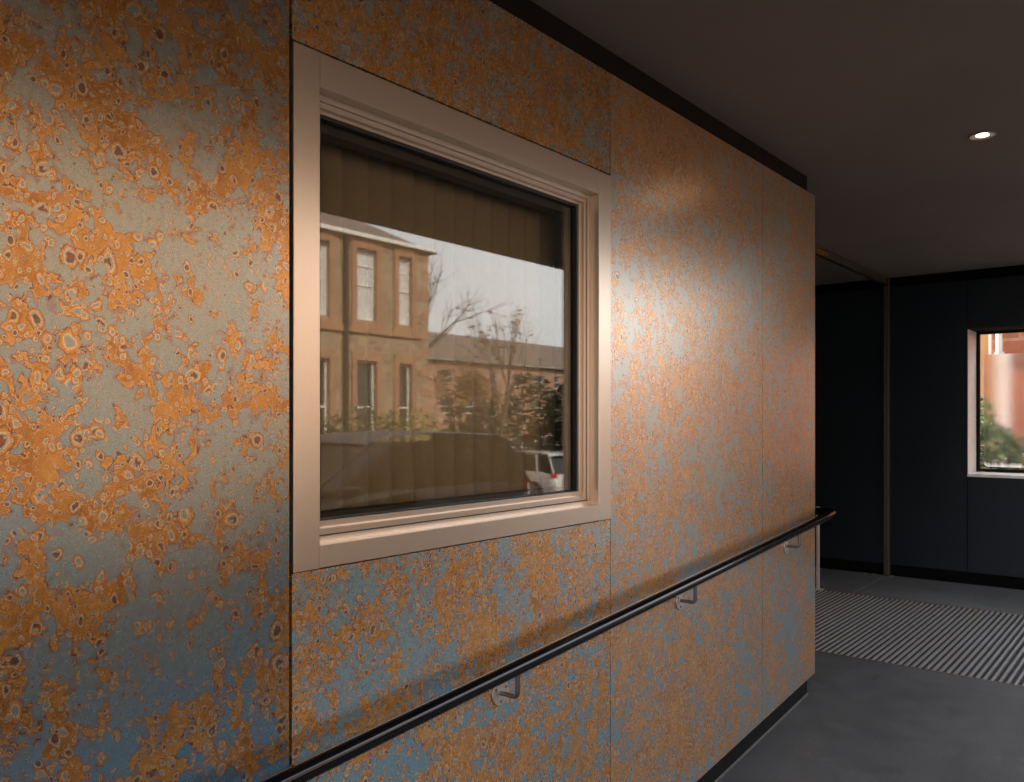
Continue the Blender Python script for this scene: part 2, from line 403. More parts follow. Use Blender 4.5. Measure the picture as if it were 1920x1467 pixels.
# ------------------------------------------------------------------ setting: ramp, landing, ceiling
WY = 1.41                     # face of the patinated wall
CX = 4.08                     # its far corner
BX = 7.37                     # face of the dark back wall
CZ = 1.18                     # soffit
FZ = -1.29                    # landing level
def zr(x): return -1.325 + .085 * (x - CX) if x < 4.49 else FZ
m = MB()
xs = [-8, -4, 0, 2, 3, 4, 4.49]
for a, b in zip(xs, xs[1:]):
    ye = 5.2 if a > 3.9 else 1.5
    m.hexa([(a, -1.6, -2.3), (b, -1.6, -2.3), (b, ye, -2.3), (a, ye, -2.3)], [(a, -1.6, zr(a)), (b, -1.6, zr(b)), (b, ye, zr(b)), (a, ye, zr(a))])
m.box(4.49, 4.70, -1.6, 5.2, -2.3, FZ)
ramp = tag(m.build('ramp_floor', M['concrete'], recalc=False), 'dark grey concrete ramp rising beside the patinated wall', 'ramp', kind='structure')
sl1 = MB().box(6.44, BX + .02, -1.6, 1.943, -2.3, FZ).box(6.44, BX + .02, 1.957, 5.2, -2.3, FZ)
tag(sl1.build('landing_floor', M['slab'], bevel=.002), 'blue grey concrete landing slab between mat and dark wall', 'floor', kind='structure')
g_ = MB().box(6.44, BX, 1.943, 1.957, -2.3, FZ - .03).build('floor_joint', M['gap'])
tag(g_, 'dark joint in the landing slab running to the steel channel', 'floor joint', kind='structure')
# soffit with roof slab over it
c_ = MB().box(-8, 7.8, -.84, 6.0, CZ, CZ + .02)
tag(c_.build('ceiling', M['ceil']), 'smooth taupe soffit over the ramp', 'ceiling', kind='structure')
roof = empty('flat_roof', (0, 0, CZ)); tag(roof, 'flat canopy roof with a dark fascia above the ramp', 'roof')
MB().box(-8, 7.8, -.84, 6.0, .021, 1.30).build('deck', M['slate'], roof)  # built extra deep so its shadow covers the near dark car
MB().box(-8, 7.82, -.88, -.843, .0, 1.32).build('fascia', M['trim'], roof)

up_ = MB()  # unseen wall added so the lower cladding mirrors something dark
for a, b in zip(xs[1:], xs[2:]):
    up_.hexa([(a, -1.85, -2.6), (b, -1.85, -2.6), (b, -1.62, -2.6), (a, -1.62, -2.6)], [(a, -1.85, zr(a) + .75), (b, -1.85, zr(b) + .75), (b, -1.62, zr(b) + .75), (a, -1.62, zr(a) + .75)])
tag(up_.build('ramp_shade_wall', M['plinth'], recalc=False), 'unseen low dark added shade wall along the street side of the ramp', 'added shade wall', kind='structure')

# ------------------------------------------------------------------ patinated wall
wall = empty('clad_wall', (0, 0, 0)); tag(wall, 'rust orange and blue patinated metal wall with a square window', 'wall')
PATCH = []   # oxide coverage traced from the sheets: (x, z, rx, rz, amount)
def patch(px, py, rx, ry, amt):
    x, z = onwall(px, py); x2, z2 = onwall(px + rx, py); x3, z3 = onwall(px, py + ry)
    PATCH.append((x, z, abs(x2 - x), abs(z3 - z), amt))
for q in [(430, 500, 90, 120, -.22), (250, 380, 60, 60, -.16), (110, 480, 60, 60, -.14), (350, 620, 110, 60, -.16), (180, 560, 90, 60, -.10), (250, 760, 90, 60, -.12), (60, 330, 40, 60, -.1),
          (460, 800, 70, 90, -.15), (130, 1035, 60, 45, -.26), (180, 1060, 50, 40, -.2), (350, 1090, 60, 60, -.24), (300, 1260, 90, 90, -.22), (220, 1230, 50, 60, -.22), (220, 1370, 60, 50, -.22),
          (440, 1230, 60, 60, -.12), (30, 1260, 30, 30, -.1), (60, 180, 50, 40, -.12), (350, 230, 60, 30, -.12), (180, 840, 60, 40, -.14), (390, 890, 50, 50, -.18), (60, 950, 50, 40, -.1), (480, 970, 40, 30, -.12),
          (300, 50, 130, 50, .16), (170, 120, 80, 30, .12), (20, 640, 26, 160, .22), (20, 860, 30, 90, .2), (130, 1140, 90, 50, .14), (60, 1340, 60, 60, .14), (230, 480, 45, 25, .22), (480, 300, 45, 50, .14),
          (470, 700, 50, 50, .08), (330, 930, 40, 60, .16), (240, 1010, 50, 40, .14), (480, 1020, 40, 40, .12), (40, 430, 30, 80, .14), (160, 230, 60, 50, .06), (330, 300, 50, 30, .10), (330, 1400, 60, 50, .10),
          (20, 1180, 40, 60, .14),
          (640, 30, 60, 25, .12), (760, 90, 60, 30, .1), (880, 120, 50, 40, .05), (900, 60, 40, 60, -.1), (1120, 270, 26, 40, -.25), (1060, 220, 40, 40, -.06),
          (770, 1170, 26, 60, -.2), (700, 1100, 40, 30, -.14), (640, 1130, 30, 40, -.12), (960, 1080, 22, 50, -.18), (740, 1440, 60, 30, -.2), (690, 1290, 40, 40, -.10), (860, 1250, 30, 40, -.10), (980, 1220, 20, 25, -.12),
          (600, 1230, 50, 50, .12), (850, 1100, 40, 40, .12), (900, 1180, 40, 40, .10), (680, 1200, 40, 30, .10), (1050, 1200, 50, 80, .10), (900, 1400, 80, 60, .12),
          (1290, 230, 90, 50, .16), (1250, 300, 70, 60, .14), (1290, 360, 60, 30, .1), (1420, 560, 24, 90, -.10), (1360, 860, 26, 60, -.16), (1180, 570, 22, 120, -.12), (1400, 500, 24, 40, -.14), (1320, 830, 24, 40, -.12),
          (1300, 720, 80, 60, .08), (1230, 940, 60, 40, .12), (1400, 980, 26, 60, .08), (1480, 1190, 14, 70, -.22), (1460, 1090, 12, 40, -.16), (1460, 440, 20, 50, -.12), (1500, 560, 20, 70, .12), (1500, 900, 20, 80, .10),
          (1300, 1250, 80, 80, .10), (1250, 1400, 80, 60, .12), (1380, 1160, 22, 70, -.10), (1400, 1300, 24, 60, -.10), (1220, 1120, 50, 40, .10), (1520, 1100, 8, 30, -.2)]:
    patch(*q)
def cladding(name, x0, x1, z0f, z1f, mat, base=.0, face=WY, dz=.035, label=None, amp=1.3):
    """metal sheet facing -y; z0f/z1f are functions of x; dense enough to carry the oxide attribute"""
    nx = max(2, int((x1 - x0) / dz)); nz = max(2, int((z1f(x0) - z0f(x0)) / dz))
    vs = []; fs = []; vals = []
    for i in range(nx + 1):
        x = x0 + (x1 - x0) * i / nx
        for j in range(nz + 1):
            z = z0f(x) + (z1f(x) - z0f(x)) * j / nz
            vs.append((x, face, z))
            a = base
            for (cx, cz, rx, rz, am) in PATCH:
                q = ((x - cx) / rx) ** 2 + ((z - cz) / rz) ** 2
                if q < 8: a += amp * am * math.exp(-q)
            vals.append(a)
    n = len(vs); W = nz + 1
    for i in range(nx):
        for j in range(nz):
            fs.append((i * W + j, (i + 1) * W + j, (i + 1) * W + j + 1, i * W + j + 1))
    # folded edges, 20 mm deep
    ring = [i * W for i in range(nx + 1)] + [nx * W + j for j in range(1, W)] + [i * W + nz for i in range(nx - 1, -1, -1)] + [j for j in range(nz - 1, 0, -1)]
    for k in ring: vs.append((vs[k][0], face + .02, vs[k][2])); vals.append(vals[k])
    for k in range(len(ring)):
        k2 = (k + 1) % len(ring)
        fs.append((ring[k2], ring[k], n + k, n + k2))
    me = bpy.data.meshes.new(name); me.from_pydata(vs, [], fs)
    at = me.attributes.new('oxide', 'FLOAT', 'POINT'); at.data.foreach_set('value', vals)
    me.materials.append(mat)
    o = bpy.data.objects.new(name, me); COL.objects.link(o); o.parent = wall
    if label: o['label'] = label
    return o
P1 = patina('patina sheet a', 1.3, .85, .9, .92, .23, SP_A, .45, (.07, .27, .47)); P2 = patina('patina sheet b', 4.1, .85, .76, 1.45, .25, SP_B, .8); P3 = patina('patina sheet c', 7.7, .72, .64, 1.36, .27, SP_B, metal=.64, cior=1.85)
P4 = patina('patina sheet d', 9.9, .72, .64, 1.36, .27, SP_B, metal=.64, cior=1.85); P5 = patina('patina sheet e', 12.4, .85, .76, 1.35, .24, SP_B, .5)
zb = lambda x: zr(min(x, CX)) + .10
zt = lambda x: 1.087
G = .003
J0, J1, J2 = 1.033, 2.2335, 3.437
WZ0, WZ1 = -.3095, .767
cladding('cladding_panel', -.17 + G, J0 - .004, zb, zt, P1, -.012, amp=1.15)
cladding('cladding_panel', -1.37, -.17 - G, zb, zt, P5, .04)
cladding('cladding_panel', -2.57, -1.37 - 2 * G, zb, zt, P4, .04)
cladding('cladding_panel', -6.0, -2.57 - 2 * G, zb, zt, P1, .04)
cladding('cladding_panel', J0 + G, J1 - .0015, zb, lambda x: WZ0 - .002, P2, -.015)
cladding('cladding_panel', J0 + G, J1 - .0015, lambda x: WZ1 + .004, zt, P5, .06)
cladding('cladding_panel', J1 + .0015, J2 - .0012, zb, lambda x: .781, P3, -.01)
cladding('cladding_panel', J1 + .0015, J2 - .0012, lambda x: .7816, zt, P4, .04)
cladding('cladding_panel', J2 + .0012, CX, zb, zt, P4, .01)
# backing wall with the window hole, return wall round the corner
b_ = MB().grid_wall('x', -6, CX - .045, -2.2, CZ, WY + .032, WY + .19, [(1.085, 2.185, -.29, .73)])
b_.build('backing', M['gap'], wall)
MB().grid_wall('y', WY + .19, 5.2, -2.2, CZ, CX - .2, CX - .045).build('return_wall', M['gap'], wall)
MB().box(CX - .02, CX, WY + .021, 2.6, FZ + .1, 1.087).build('return_panel', M['dark_panel'], wall)
# plinth follows the ramp
pl = MB()
xs2 = [-6, -3, 0, 2, 3, CX - .03]
for a, b in zip(xs2, xs2[1:]):
    pl.hexa([(a, WY + .028, zr(a) - .05), (b, WY + .028, zr(b) - .05), (b, WY + .031, zr(b) - .05), (a, WY + .031, zr(a) - .05)],
            [(a, WY + .028, zb(a) + .02), (b, WY + .028, zb(b) + .02), (b, WY + .031, zb(b) + .02), (a, WY + .031, zb(a) + .02)])
pl.box(CX - .033, CX - .03, WY + .032, 2.6, -2.0, FZ + .13)
pl.build('plinth', M['plinth'], wall)
sea = MB()
for a, b in zip(xs2, xs2[1:]):
    b2 = b
    sea.hexa([(a, WY + .020, zr(a) - .01), (b2, WY + .020, zr(b2) - .01), (b2, WY + .0275, zr(b2) - .01), (a, WY + .0275, zr(a) - .01)],
             [(a, WY + .022, zr(a) + .004), (b2, WY + .022, zr(b2) + .004), (b2, WY + .0275, zr(b2) + .007), (a, WY + .0275, zr(a) + .007)])
sea.build('sealant_line', M['sealant'], wall)
MB().box(-6, CX - .03, WY + .028, WY + .031, 1.06, CZ - .001).box(CX - .033, CX - .03, WY + .032, 2.6, 1.06, CZ - .001).build('head_trim', M['trim'], wall)
# ---- window: a part of the wall, its pieces sub-parts
FY = WY - .003
win = MB().box(J0 + .005, 1.1035, FY, FY + .045, WZ0, WZ1).build('window', M['champagne'], wall, bevel=.0012)   # left jamb board carries the window
win['label'] = 'square window in a champagne metal frame with reflective glass'
MB().box(2.1635, J1 - .0015, FY, FY + .045, WZ0, WZ1 - .002).build('jamb_board', M['champagne'], win, bevel=.0012)
MB().box(1.1043, 2.1627, FY, FY + .045, .694, WZ1 - .001).build('head_board', M['champagne'], win, bevel=.0012)
MB().box(1.1043, 2.1627, FY, FY + .045, WZ0 + .001, -.2605).build('sill_board', M['champagne'], win, bevel=.0012)
def ring(x0, x1, z0, z1, wl, wb, wt, y0, y1):
    """picture frame of four butted bars"""
    r = MB()
    r.grid_wall('x', x0, x1, z0, z1, y0, y1, [(x0 + wl, x1 - wl, z0 + wb, z1 - wt)])
    return r
X0, X1 = 1.1043, 2.1627
ring(X0 - .012, X1 + .012, -.272, .706, .026, .024, .026, FY + .030, FY + .060).build('frame', M['champagne'], win, bevel=.0008)
ring(X0 + .010, X1 - .010, -.252, .684, .006, .006, .006, FY + .040, FY + .062).build('gasket', M['gasket'], win)
ring(X0 + .016, X1 - .016, -.246, .680, .012, .014, .012, FY + .036, FY + .066).build('bead', M['champagne'], win, bevel=.001)
ring(X0 + .026, X1 - .026, -.234, .670, .010, .016, .010, FY + .048, FY + .070).build('inner_bead', M['champagne'], win, bevel=.001)
ring(X0 + .036, X1 - .036, -.220, .660, .005, .005, .005, FY + .056, FY + .072).build('glazing_seal', M['gasket'], win)
ring(X0 + .02, X1 - .02, -.24, .68, .045, .035, .045, FY + .080, FY + .12).build('inner_sash', M['gasket'], win)
GY = FY + .0665
MB().box(X0 + .03, X1 - .03, GY, GY + .004, -.226, .668).build('glass_pane', M['glass'], win)

# ---- blind and room behind
room = MB().box(-3, 3.9, 1.62, 4.6, -2.0, 1.17).build('room_interior', M['room'])
# open the room's face towards the window
me = room.data; bm = bmesh.new(); bm.from_mesh(me)
bmesh.ops.delete(bm, geom=[f for f in bm.faces if abs(f.calc_center_median().y - 1.62) < .01], context='FACES'); bm.to_mesh(me); bm.free()
tag(room, 'dark unlit room behind the patinated wall', 'room', kind='structure')
bl = empty('vertical_blind', (0, 0, 0)); tag(bl, 'closed brown vertical fabric blind hanging behind the square window glass', 'blind')
MB().box(1.05, 2.25, 1.565, 1.600, .655, .700).build('headrail', M['fence'], bl)
nsl = 14
for i in range(nsl):
    x = 1.10 + i * .0785
    if i == nsl - 1: x += .02
    s_ = MB(); ca, sa = math.cos(R(15)), -math.sin(R(15)); hw = .0445
    n = 6; vs = []
    for k in range(n + 1):
        u = -hw + 2 * hw * k / n; bow = .009 * (1 - (u / hw) ** 2)
        for z in (-.42, .650):
            vs.append((x + u * ca, 1.582 + u * sa - bow, z))
    fs = [(2 * k, 2 * k + 2, 2 * k + 3, 2 * k + 1) for k in range(n)]
    s_.add(vs, fs)
    o = s_.build('slat', M['blind'], bl, smooth=True, recalc=False)
    md = o.modifiers.new('thick', 'SOLIDIFY'); md.thickness = .001

# ------------------------------------------------------------------ handrail
RY = 1.348
def rz(x): return -.676 + .0749 * (x - 1.185)
hr = empty('handrail', (0, 0, 0)); tag(hr, 'dark steel tube handrail on wall brackets turning round the corner', 'handrail')
pts = [(-3.0, RY, rz(-3.0)), (0, RY, rz(0)), (2, RY, rz(2)), (4.0, RY, rz(4.0))]
for k in range(9):
    a = R(90) * k / 8; rr = .045
    pts.append((4.125 + rr * math.sin(a), RY + rr - rr * math.cos(a), rz(4.125 + rr * math.sin(a))))
pts += [(4.17, 1.6, rz(4.17)), (4.17, 2.1, rz(4.17))]
MB().tube(pts, .0200, 28).build('rail', M['steel_rail'], hr, smooth=True)
for bx in (-1.31, -.31, .69, 1.69, 2.69, 3.70):
    zz = rz(bx)
    br = MB().tube([(bx, WY - .001, zz - .078), (bx, WY - .006, zz - .078)], [.033, .033], 32).build('bracket', M['rose'], hr, smooth=True, bevel=.001)
    arm = [(bx, WY - .005, zz - .078)]
    for k in range(9):
        a = R(90) * k / 8; rr = .014
        arm.append((bx, RY + rr - rr * math.sin(a), zz - .078 + rr - rr * math.cos(a)))
    arm.append((bx, RY, zz - .018))
    MB().tube(arm, .0065, 12).build('arm', M['steel_arm'], br, smooth=True)
    for dx, dz_ in ((.02, .012), (-.02, .012), (0, -.022)):
        MB().tube([(bx + dx, WY - .0055, zz - .078 + dz_), (bx + dx, WY - .0075, zz - .078 + dz_)], .004, 10).build('screw', M['steel_arm'], br)
MB().tube([(CX + .001, 1.9, rz(4.17) - .07), (CX + .006, 1.9, rz(4.17) - .07)], .033, 24).build('bracket', M['rose'], hr, smooth=True)

# ------------------------------------------------------------------ dark back wall
bw = empty('dark_wall', (BX, 0, 0)); tag(bw, 'blue black panelled wall across the end of the landing with one window', 'wall')
HW = (.05, 1.354, -.441, .718)
def P_(x): return x - BX
TH = .40
MB().grid_wall('y', -1.0, 5.2, -2.2, CZ, .012, TH, [HW]).build('core', M['gap'], bw)
for (a, b, z0, z1) in ((1.357, 1.925, -1.195, 1.10), (1.975, 3.2, -1.195, 1.10), (3.206, 4.4, -1.195, 1.10), (HW[0], 1.351, -1.195, HW[2] - .006), (HW[0], 1.351, HW[3] + .004, 1.10), (-.9, HW[0] - .004, -1.195, 1.10)):
    MB().box(0, .012, a, b, z0, z1).build('panel', M['dark_panel'], bw, bevel=.001)
MB().box(.006, .0115, -1.0, 1.925, -2.0, -1.197).box(.006, .0115, 1.975, 5.2, -2.0, -1.197).build('plinth', M['black'], bw)
MB().box(-3.2, .0, 5.2, 5.25, -2.0, CZ - .001).build('unseen_end_panel', M['end'], bw)  # unseen panel added to keep sun out of the recess, pale to bounce light
MB().box(.006, .0115, -1.0, 5.2, 1.102, CZ - .001).build('head_band', M['black'], bw)
hwn = MB().box(.33, .37, HW[0] + .001, HW[1] - .001, HW[2] + .023, HW[2] + .045).box(.33, .37, HW[0] + .001, HW[1] - .001, HW[3] - .020, HW[3] - .001)\
    .box(.331, .369, HW[1] - .027, HW[1] - .001, HW[2] + .045, HW[3] - .020).box(.331, .369, HW[0] + .001, HW[0] + .03, HW[2] + .045, HW[3] - .020).build('window', M['plinth'], bw)
hwn['label'] = 'small window with misted glass between dark panels'
MB().box(.003, .33, HW[1] - .004, HW[1] - .0005, HW[2] + .02, HW[3] - .002).build('reveal_lining', M['alu_pale'], hwn)
MB().box(-.012, .34, HW[0] - .002, HW[1] + .0, HW[2] - .004, HW[2] + .019).build('sill', M['alu_pale'], hwn, bevel=.002)
MB().box(.348, .352, HW[0] + .03, HW[1] - .027, HW[2] + .045, HW[3] - .020).build('glass_pane', M['glass_clear'], hwn)
# misted area: rounded sheet just behind the pane
y0_, y1_, z0_, z1_ = HW[0] + .07, HW[1] - .052, HW[2] + .062, HW[3] - .185
vs = []; rr = .035
for cy, cz, a0 in ((y1_ - rr, z1_ - rr, 0), (y0_ + rr, z1_ - rr, 90), (y0_ + rr, z0_ + rr, 180), (y1_ - rr, z0_ + rr, 270)):
    for k in range(7):
        a = R(a0 + 15 * k); vs.append((.356, cy + rr * math.cos(a), cz + rr * math.sin(a)))
mi = MB().add(vs, [tuple(range(len(vs)))]).build('condensation', M['mist'], hwn, recalc=False)

# ------------------------------------------------------------------ shutter guide channel
gc = empty('shutter_guide', (BX, 1.95, 0)); tag(gc, 'thin steel guide channel along the ceiling and down the dark wall', 'guide channel')
ch = MB().box(P_(4.3), -.045, -.010, -.007, CZ - .062, CZ - .006).box(P_(4.3), -.045, .020, .023, CZ - .062, CZ - .006).box(P_(4.3), -.045, -.007, .020, CZ - .014, CZ - .008)
ch.build('ceiling_channel', M['alu_dull'], gc, bevel=.0008)
wc = MB().box(-.045, .010, -.022, -.015, FZ, CZ - .002).box(-.035, .010, .012, .018, FZ, CZ - .064).box(.0, .010, -.015, .012, FZ, CZ - .064)
wc.build('wall_channel', M['alu_dull'], gc, bevel=.0008)
# small yellow warning sticker on the ceiling channel
def ch_x(px): 
    return 1.94 / math.tan(az(px))
sx0, sx1 = ch_x(1533), ch_x(1551)
stk = MB().box(P_(sx0), P_(sx1), -.0118, -.0108, CZ - .058, CZ - .014).build('sticker', M['label_y'], gc)
stk['label'] = 'yellow sticker with black print on the ceiling channel'
pr = MB(); L_ = sx1 - sx0
pr.box(P_(sx0) + .02 * L_, P_(sx0) + .98 * L_, -.0124, -.0119, CZ - .026, CZ - .018)
for r_ in range(3):
    zz = CZ - .034 - r_ * .008; xx = P_(sx0) + .05 * L_
    while xx < P_(sx0) + .88 * L_:
        ww = L_ * rnd.uniform(.03, .10); pr.box(xx, xx + ww, -.0124, -.0119, zz - .0045, zz); xx += ww + .03 * L_
pr.build('print', M['black'], stk)

# ------------------------------------------------------------------ entrance mat
mat = empty('entrance_mat', (4.70, 0, FZ)); tag(mat, 'ribbed grey aluminium and rubber entrance mat sunk in the floor', 'mat')
MX = 1.74; Y0, Y1 = -1.5, 3.2
MB().box(0, MX, Y0, Y1, -.3, -.016).build('rubber_base', M['rubber'], mat)
fr = MB().box(0, .012, Y0, Y1, -.015, .002).box(MX - .008, MX, Y0, Y1, -.015, .002); fr.build('edge_trim', M['alu_dull'], mat)
bars = MB(); rub = MB(); y = Y0 + .01; i = 0
while y < Y1:
    j = rnd.uniform(-.0006, .0006)
    bars.box(.0135, MX - .0095, y + j, y + .0075 + j, -.0155, .001)
    bars.box(.0135, MX - .0095, y + .012, y + .0135, -.0155, -.003)
    rub.box(.0135, MX - .0095, y + .0145, y + .0285, -.0155, -.0065)
    y += .0335
bars.build('scraper_bars', M['bars'], mat, recalc=False); rub.build('brush_strips', M['rubber'], mat, recalc=False)

# ------------------------------------------------------------------ downlight
def lathe(prof, n=48):
    m_ = MB(); vs = []; fs = []
    for (r_, z_) in prof:
        for k in range(n): vs.append((r_ * math.cos(2 * math.pi * k / n), r_ * math.sin(2 * math.pi * k / n), z_))
    for i in range(len(prof) - 1):
        for k in range(n): fs.append((i * n + k, i * n + (k + 1) % n, (i + 1) * n + (k + 1) % n, (i + 1) * n + k))
    return m_.add(vs, fs)
dl = empty('downlight', (3.915, .664, CZ)); tag(dl, 'small lit round downlight recessed in the taupe ceiling', 'downlight')
lathe([(.0, -.001), (.050, -.001), (.052, -.003), (.050, -.006), (.044, -.006), (.040, -.003), (.026, -.0025)]).build('trim_ring', M['white_trim'], dl, smooth=True)
lathe([(.0, -.0045), (.018, -.0045), (.0225, -.003)]).build('lens', M['lamp'], dl, smooth=True)

# ------------------------------------------------------------------ little post behind the corner
po = empty('corner_post', (6.43, 2.20, FZ)); tag(po, 'short pale grey metal post just beyond the wall corner at the mat edge', 'post')
MB().box(-.012, .012, -.010, .010, .004, .63).build('upright', M['post'], po, bevel=.002)
MB().box(-.035, .035, -.04, .03, 0, .004).build('foot_plate', M['post'], po, bevel=.001)

# ------------------------------------------------------------------ fallen leaves
def floor_pt(px, py, z=FZ):
    d = -z * F / (py - 788); r_ = d / math.cos(math.atan((px - 960) / F)); a = az(px)
    return r_ * math.cos(a), r_ * math.sin(a)
def leaf(x, y, z, s, mat_, label, ang):
    n = 10; vs = []
    for k in range(n):
        a = 2 * math.pi * k / n; r_ = s * (1 if k % 2 else .62) * (1.25 if k in (0, 9, 1) else 1)
        vs.append((r_ * math.cos(a), r_ * .7 * math.sin(a), s * (.18 + .25 * math.sin(a * 2 + ang))))
    vs.append((0, 0, s * .02)); fs = [(k, (k + 1) % n, n) for k in range(n)]
    m_ = MB().add(vs, fs); m_.tube([(0, 0, s * .03), (-s * 1.5, s * .1, s * .12)], s * .04, 5)
    o = m_.build('fallen_leaf', mat_, recalc=False); o.location = (x, y, z + .001); o.rotation_euler = (0, 0, ang)
    tag(o, label, 'leaf', 'fallen leaves on the landing')
    return o
for (px, py, s, mt, lb) in ((1626, 1074, .012, 'leaf_tan', 'leftmost pale curled leaf at the foot of the dark wall'), (1640, 1077, .013, 'leaf_tan', 'pale leaf against the black plinth, second from left'),
                            (1650, 1079, .010, 'leaf', 'tiny brown leaf between pale leaf and steel channel'), (1669, 1082, .016, 'leaf', 'brown leaf lodged at the base of the steel channel'),
                            (1675, 1080, .014, 'leaf_tan', 'light leaf just right of the steel channel foot'), (1667, 1127, .018, 'leaf', 'brown leaf on the back edge of the mat below the channel'),
                            (1831, 1149, .020, 'leaf', 'reddish brown leaf on the back edge of the mat below the window'), (1737, 1181, .010, 'leaf', 'small orange leaf in the middle of the ribbed mat'),
                            (1799, 1235, .011, 'leaf', 'orange brown leaf near the front right of the mat'), (1704, 1228, .008, 'leaf_tan', 'tiny tan fleck near the front of the mat')):
    x, y = floor_pt(px, py); x = min(x, BX - s - .01)
    leaf(x, y, FZ, s, M[mt], lb, rnd.uniform(0, 6))

# ------------------------------------------------------------------ street across (seen in the window glass)
def gz(x): return -1.75 if x < 8 else (-1.75 - .062 * (min(x, 30) - 8))
g1 = MB(); gx = [-300, 0, 8, 30, 400]
for a, b in zip(gx, gx[1:]):
    g1.add([(a, -400, gz(a) - .02), (b, -400, gz(b) - .02), (b, 400, gz(b) - .02), (a, 400, gz(a) - .02)], [(0, 1, 2, 3)])
tag(g1.build('ground', M['paving'], recalc=False), 'grey paved ground round the building', 'ground', kind='structure')
def strip(name, y0, y1, mat_, lift, label, cat):
    s_ = MB(); g = [-60, 0, 8, 30, 110]
    for a, b in zip(g, g[1:]):
        s_.add([(a, y0, gz(a) + lift), (b, y0, gz(b) + lift), (b, y1, gz(b) + lift), (a, y1, gz(a) + lift), (a, y0, gz(a) - .03), (b, y0, gz(b) - .03), (b, y1, gz(b) - .03), (a, y1, gz(a) - .03)],
               [(0, 1, 2, 3), (4, 5, 1, 0), (3, 2, 6, 7)])
    tag(s_.build(name, mat_, recalc=False), label, cat, kind='structure')
strip('road', -13.0, -5.0, M['asphalt'], -.008, 'dark asphalt street reflected in the glass', 'road')

def bldg_windows(parent, wins, fy, sgn_in, frame_m, glass_m, curtain=None, bars=2):
    for (a, b, z0, z1) in wins:
        f_ = MB(); t = .05
        f_.grid_wall('x', a, b, z0, z1, fy - .14, fy - .10, [(a + t, b - t, z0 + t, (z0 + z1) / 2 - t / 2), (a + t, b - t, (z0 + z1) / 2 + t / 2, z1 - t)])
        if bars > 2: f_.box(a + t, b - t, fy - .13, fy - .11, z0 + (z1 - z0) * .76, z0 + (z1 - z0) * .78)
        w_ = f_.build('window', frame_m, parent)
        MB().box(a + .02, b - .02, fy - .16, fy - .145, z0 + .02, z1 - .02).build('pane', glass_m, w_)
# red sandstone house opposite: facade faces +y at world y = 2*GY - 17.3
MIR = 2 * GY
hy = MIR - 17.3
hs = empty('sandstone_house', (0, 0, 0)); tag(hs, 'tall red sandstone house with sash windows, mirrored in the window glass', 'house')
up = [(12.9, 13.85, 2.7, 4.62), (14.77, 15.46, 2.7, 4.62), (16.3, 16.8, 2.7, 4.62)]
lo = [(12.9, 13.85, -.9, 1.6), (14.77, 15.46, -.9, 1.6), (16.3, 16.8, -.9, 1.6)]
gfl = gz(17) - .1
MB().grid_wall('x', 12.3, 17.5, gfl, 4.88, hy, hy - .25, up + lo).build('facade', M['sandstone'], hs)
MB().box(12.3, 17.5, hy - 9, hy - .26, gfl, 4.88).build('body', M['redbrick'], hs)
dr = MB()
for (a, b, z0, z1) in up + lo:
    dr.box(a - .17, a - .002, hy + .001, hy + .05, z0 - .1, z1 + .24); dr.box(b + .002, b + .17, hy + .001, hy + .05, z0 - .1, z1 + .24)
    dr.box(a - .002, b + .002, hy + .001, hy + .05, z1 + .002, z1 + .24); dr.box(a - .25, b + .25, hy + .001, hy + .09, z0 - .22, z0 - .102)
for z_ in [gfl + .3 + .56 * k for k in range(13)]:
    dr.box(17.20, 17.505, hy + .002, hy + .015, z_, z_ + .28)
dr.box(12.31, 17.19, hy + .002, hy + .10, 2.34, 2.5); dr.box(12.31, 17.19, hy + .003, hy + .07, 4.80, 4.87)
dr.build('dressings', M['dressed'], hs)
MB().box(12.35, 17.7, hy + .08, hy + .20, 4.89, 4.99).build('gutter', M['wpaint'], hs)
rf = MB(); e = .35
rf.add([(12.3, hy + .07, 4.9), (17.5 + e, hy + .07, 4.9), (17.5 + e, hy - 9 - e, 4.9), (12.3, hy - 9 - e, 4.9), (12.3, hy - 4.5, 7.4), (14.2, hy - 4.5, 7.4)],
       [(0, 1, 5, 4), (1, 2, 5), (2, 3, 4, 5), (3, 0, 4), (3, 2, 1, 0)])
rfo = rf.build('roof', M['slate'], hs)
MB().box(12.35, 13.3, hy - 5.2, hy - 3.8, 6.2, 8.6).build('chimney', M['sandstone'], rfo)
MB().tube([(14.34, hy + .12, gfl), (14.34, hy + .12, 4.88)], .07, 8).build('downpipe', M['fence'], hs)
bldg_windows(hs, up, hy, 1, M['wpaint'], M['curtain'], bars=3); bldg_windows(hs, lo, hy, 1, M['wpaint'], M['dark_glass'])

# long brown brick block further off
by = MIR - 51.5
bb = empty('brick_block', (0, 0, 0)); tag(bb, 'long low brick housing block with white windows beyond the street', 'house')
ws = []
x = 40.0
while x < 96:
    for z0 in (3.3, .6, -2.0): ws.append((x, x + (1.6 if int(x) % 2 else 1.0), z0, z0 + 1.25))
    x += 3.4
MB().grid_wall('x', 36, 98, -3.6, 5.5, by, by - .25, ws).build('facade', M['redbrick'], bb)
MB().box(36, 98, by - 8, by - .26, -3.6, 5.5).build('body', M['redbrick'], bb)
MB().add([(35.6, by + .5, 5.45), (98.4, by + .5, 5.45), (98.4, by - 8.5, 5.45), (35.6, by - 8.5, 5.45), (35.6, by - 4, 8.3), (98.4, by - 4, 8.3)], [(0, 1, 5, 4), (2, 3, 4, 5), (0, 4, 3), (1, 2, 5), (3, 2, 1, 0)]).build('roof', M['slate'], bb)
MB().box(35.6, 98.4, by + .45, by + .6, 5.3, 5.42).build('gutter', M['render_grey'], bb)
bldg_windows(bb, ws, by, 1, M['wpaint'], M['dark_glass'])
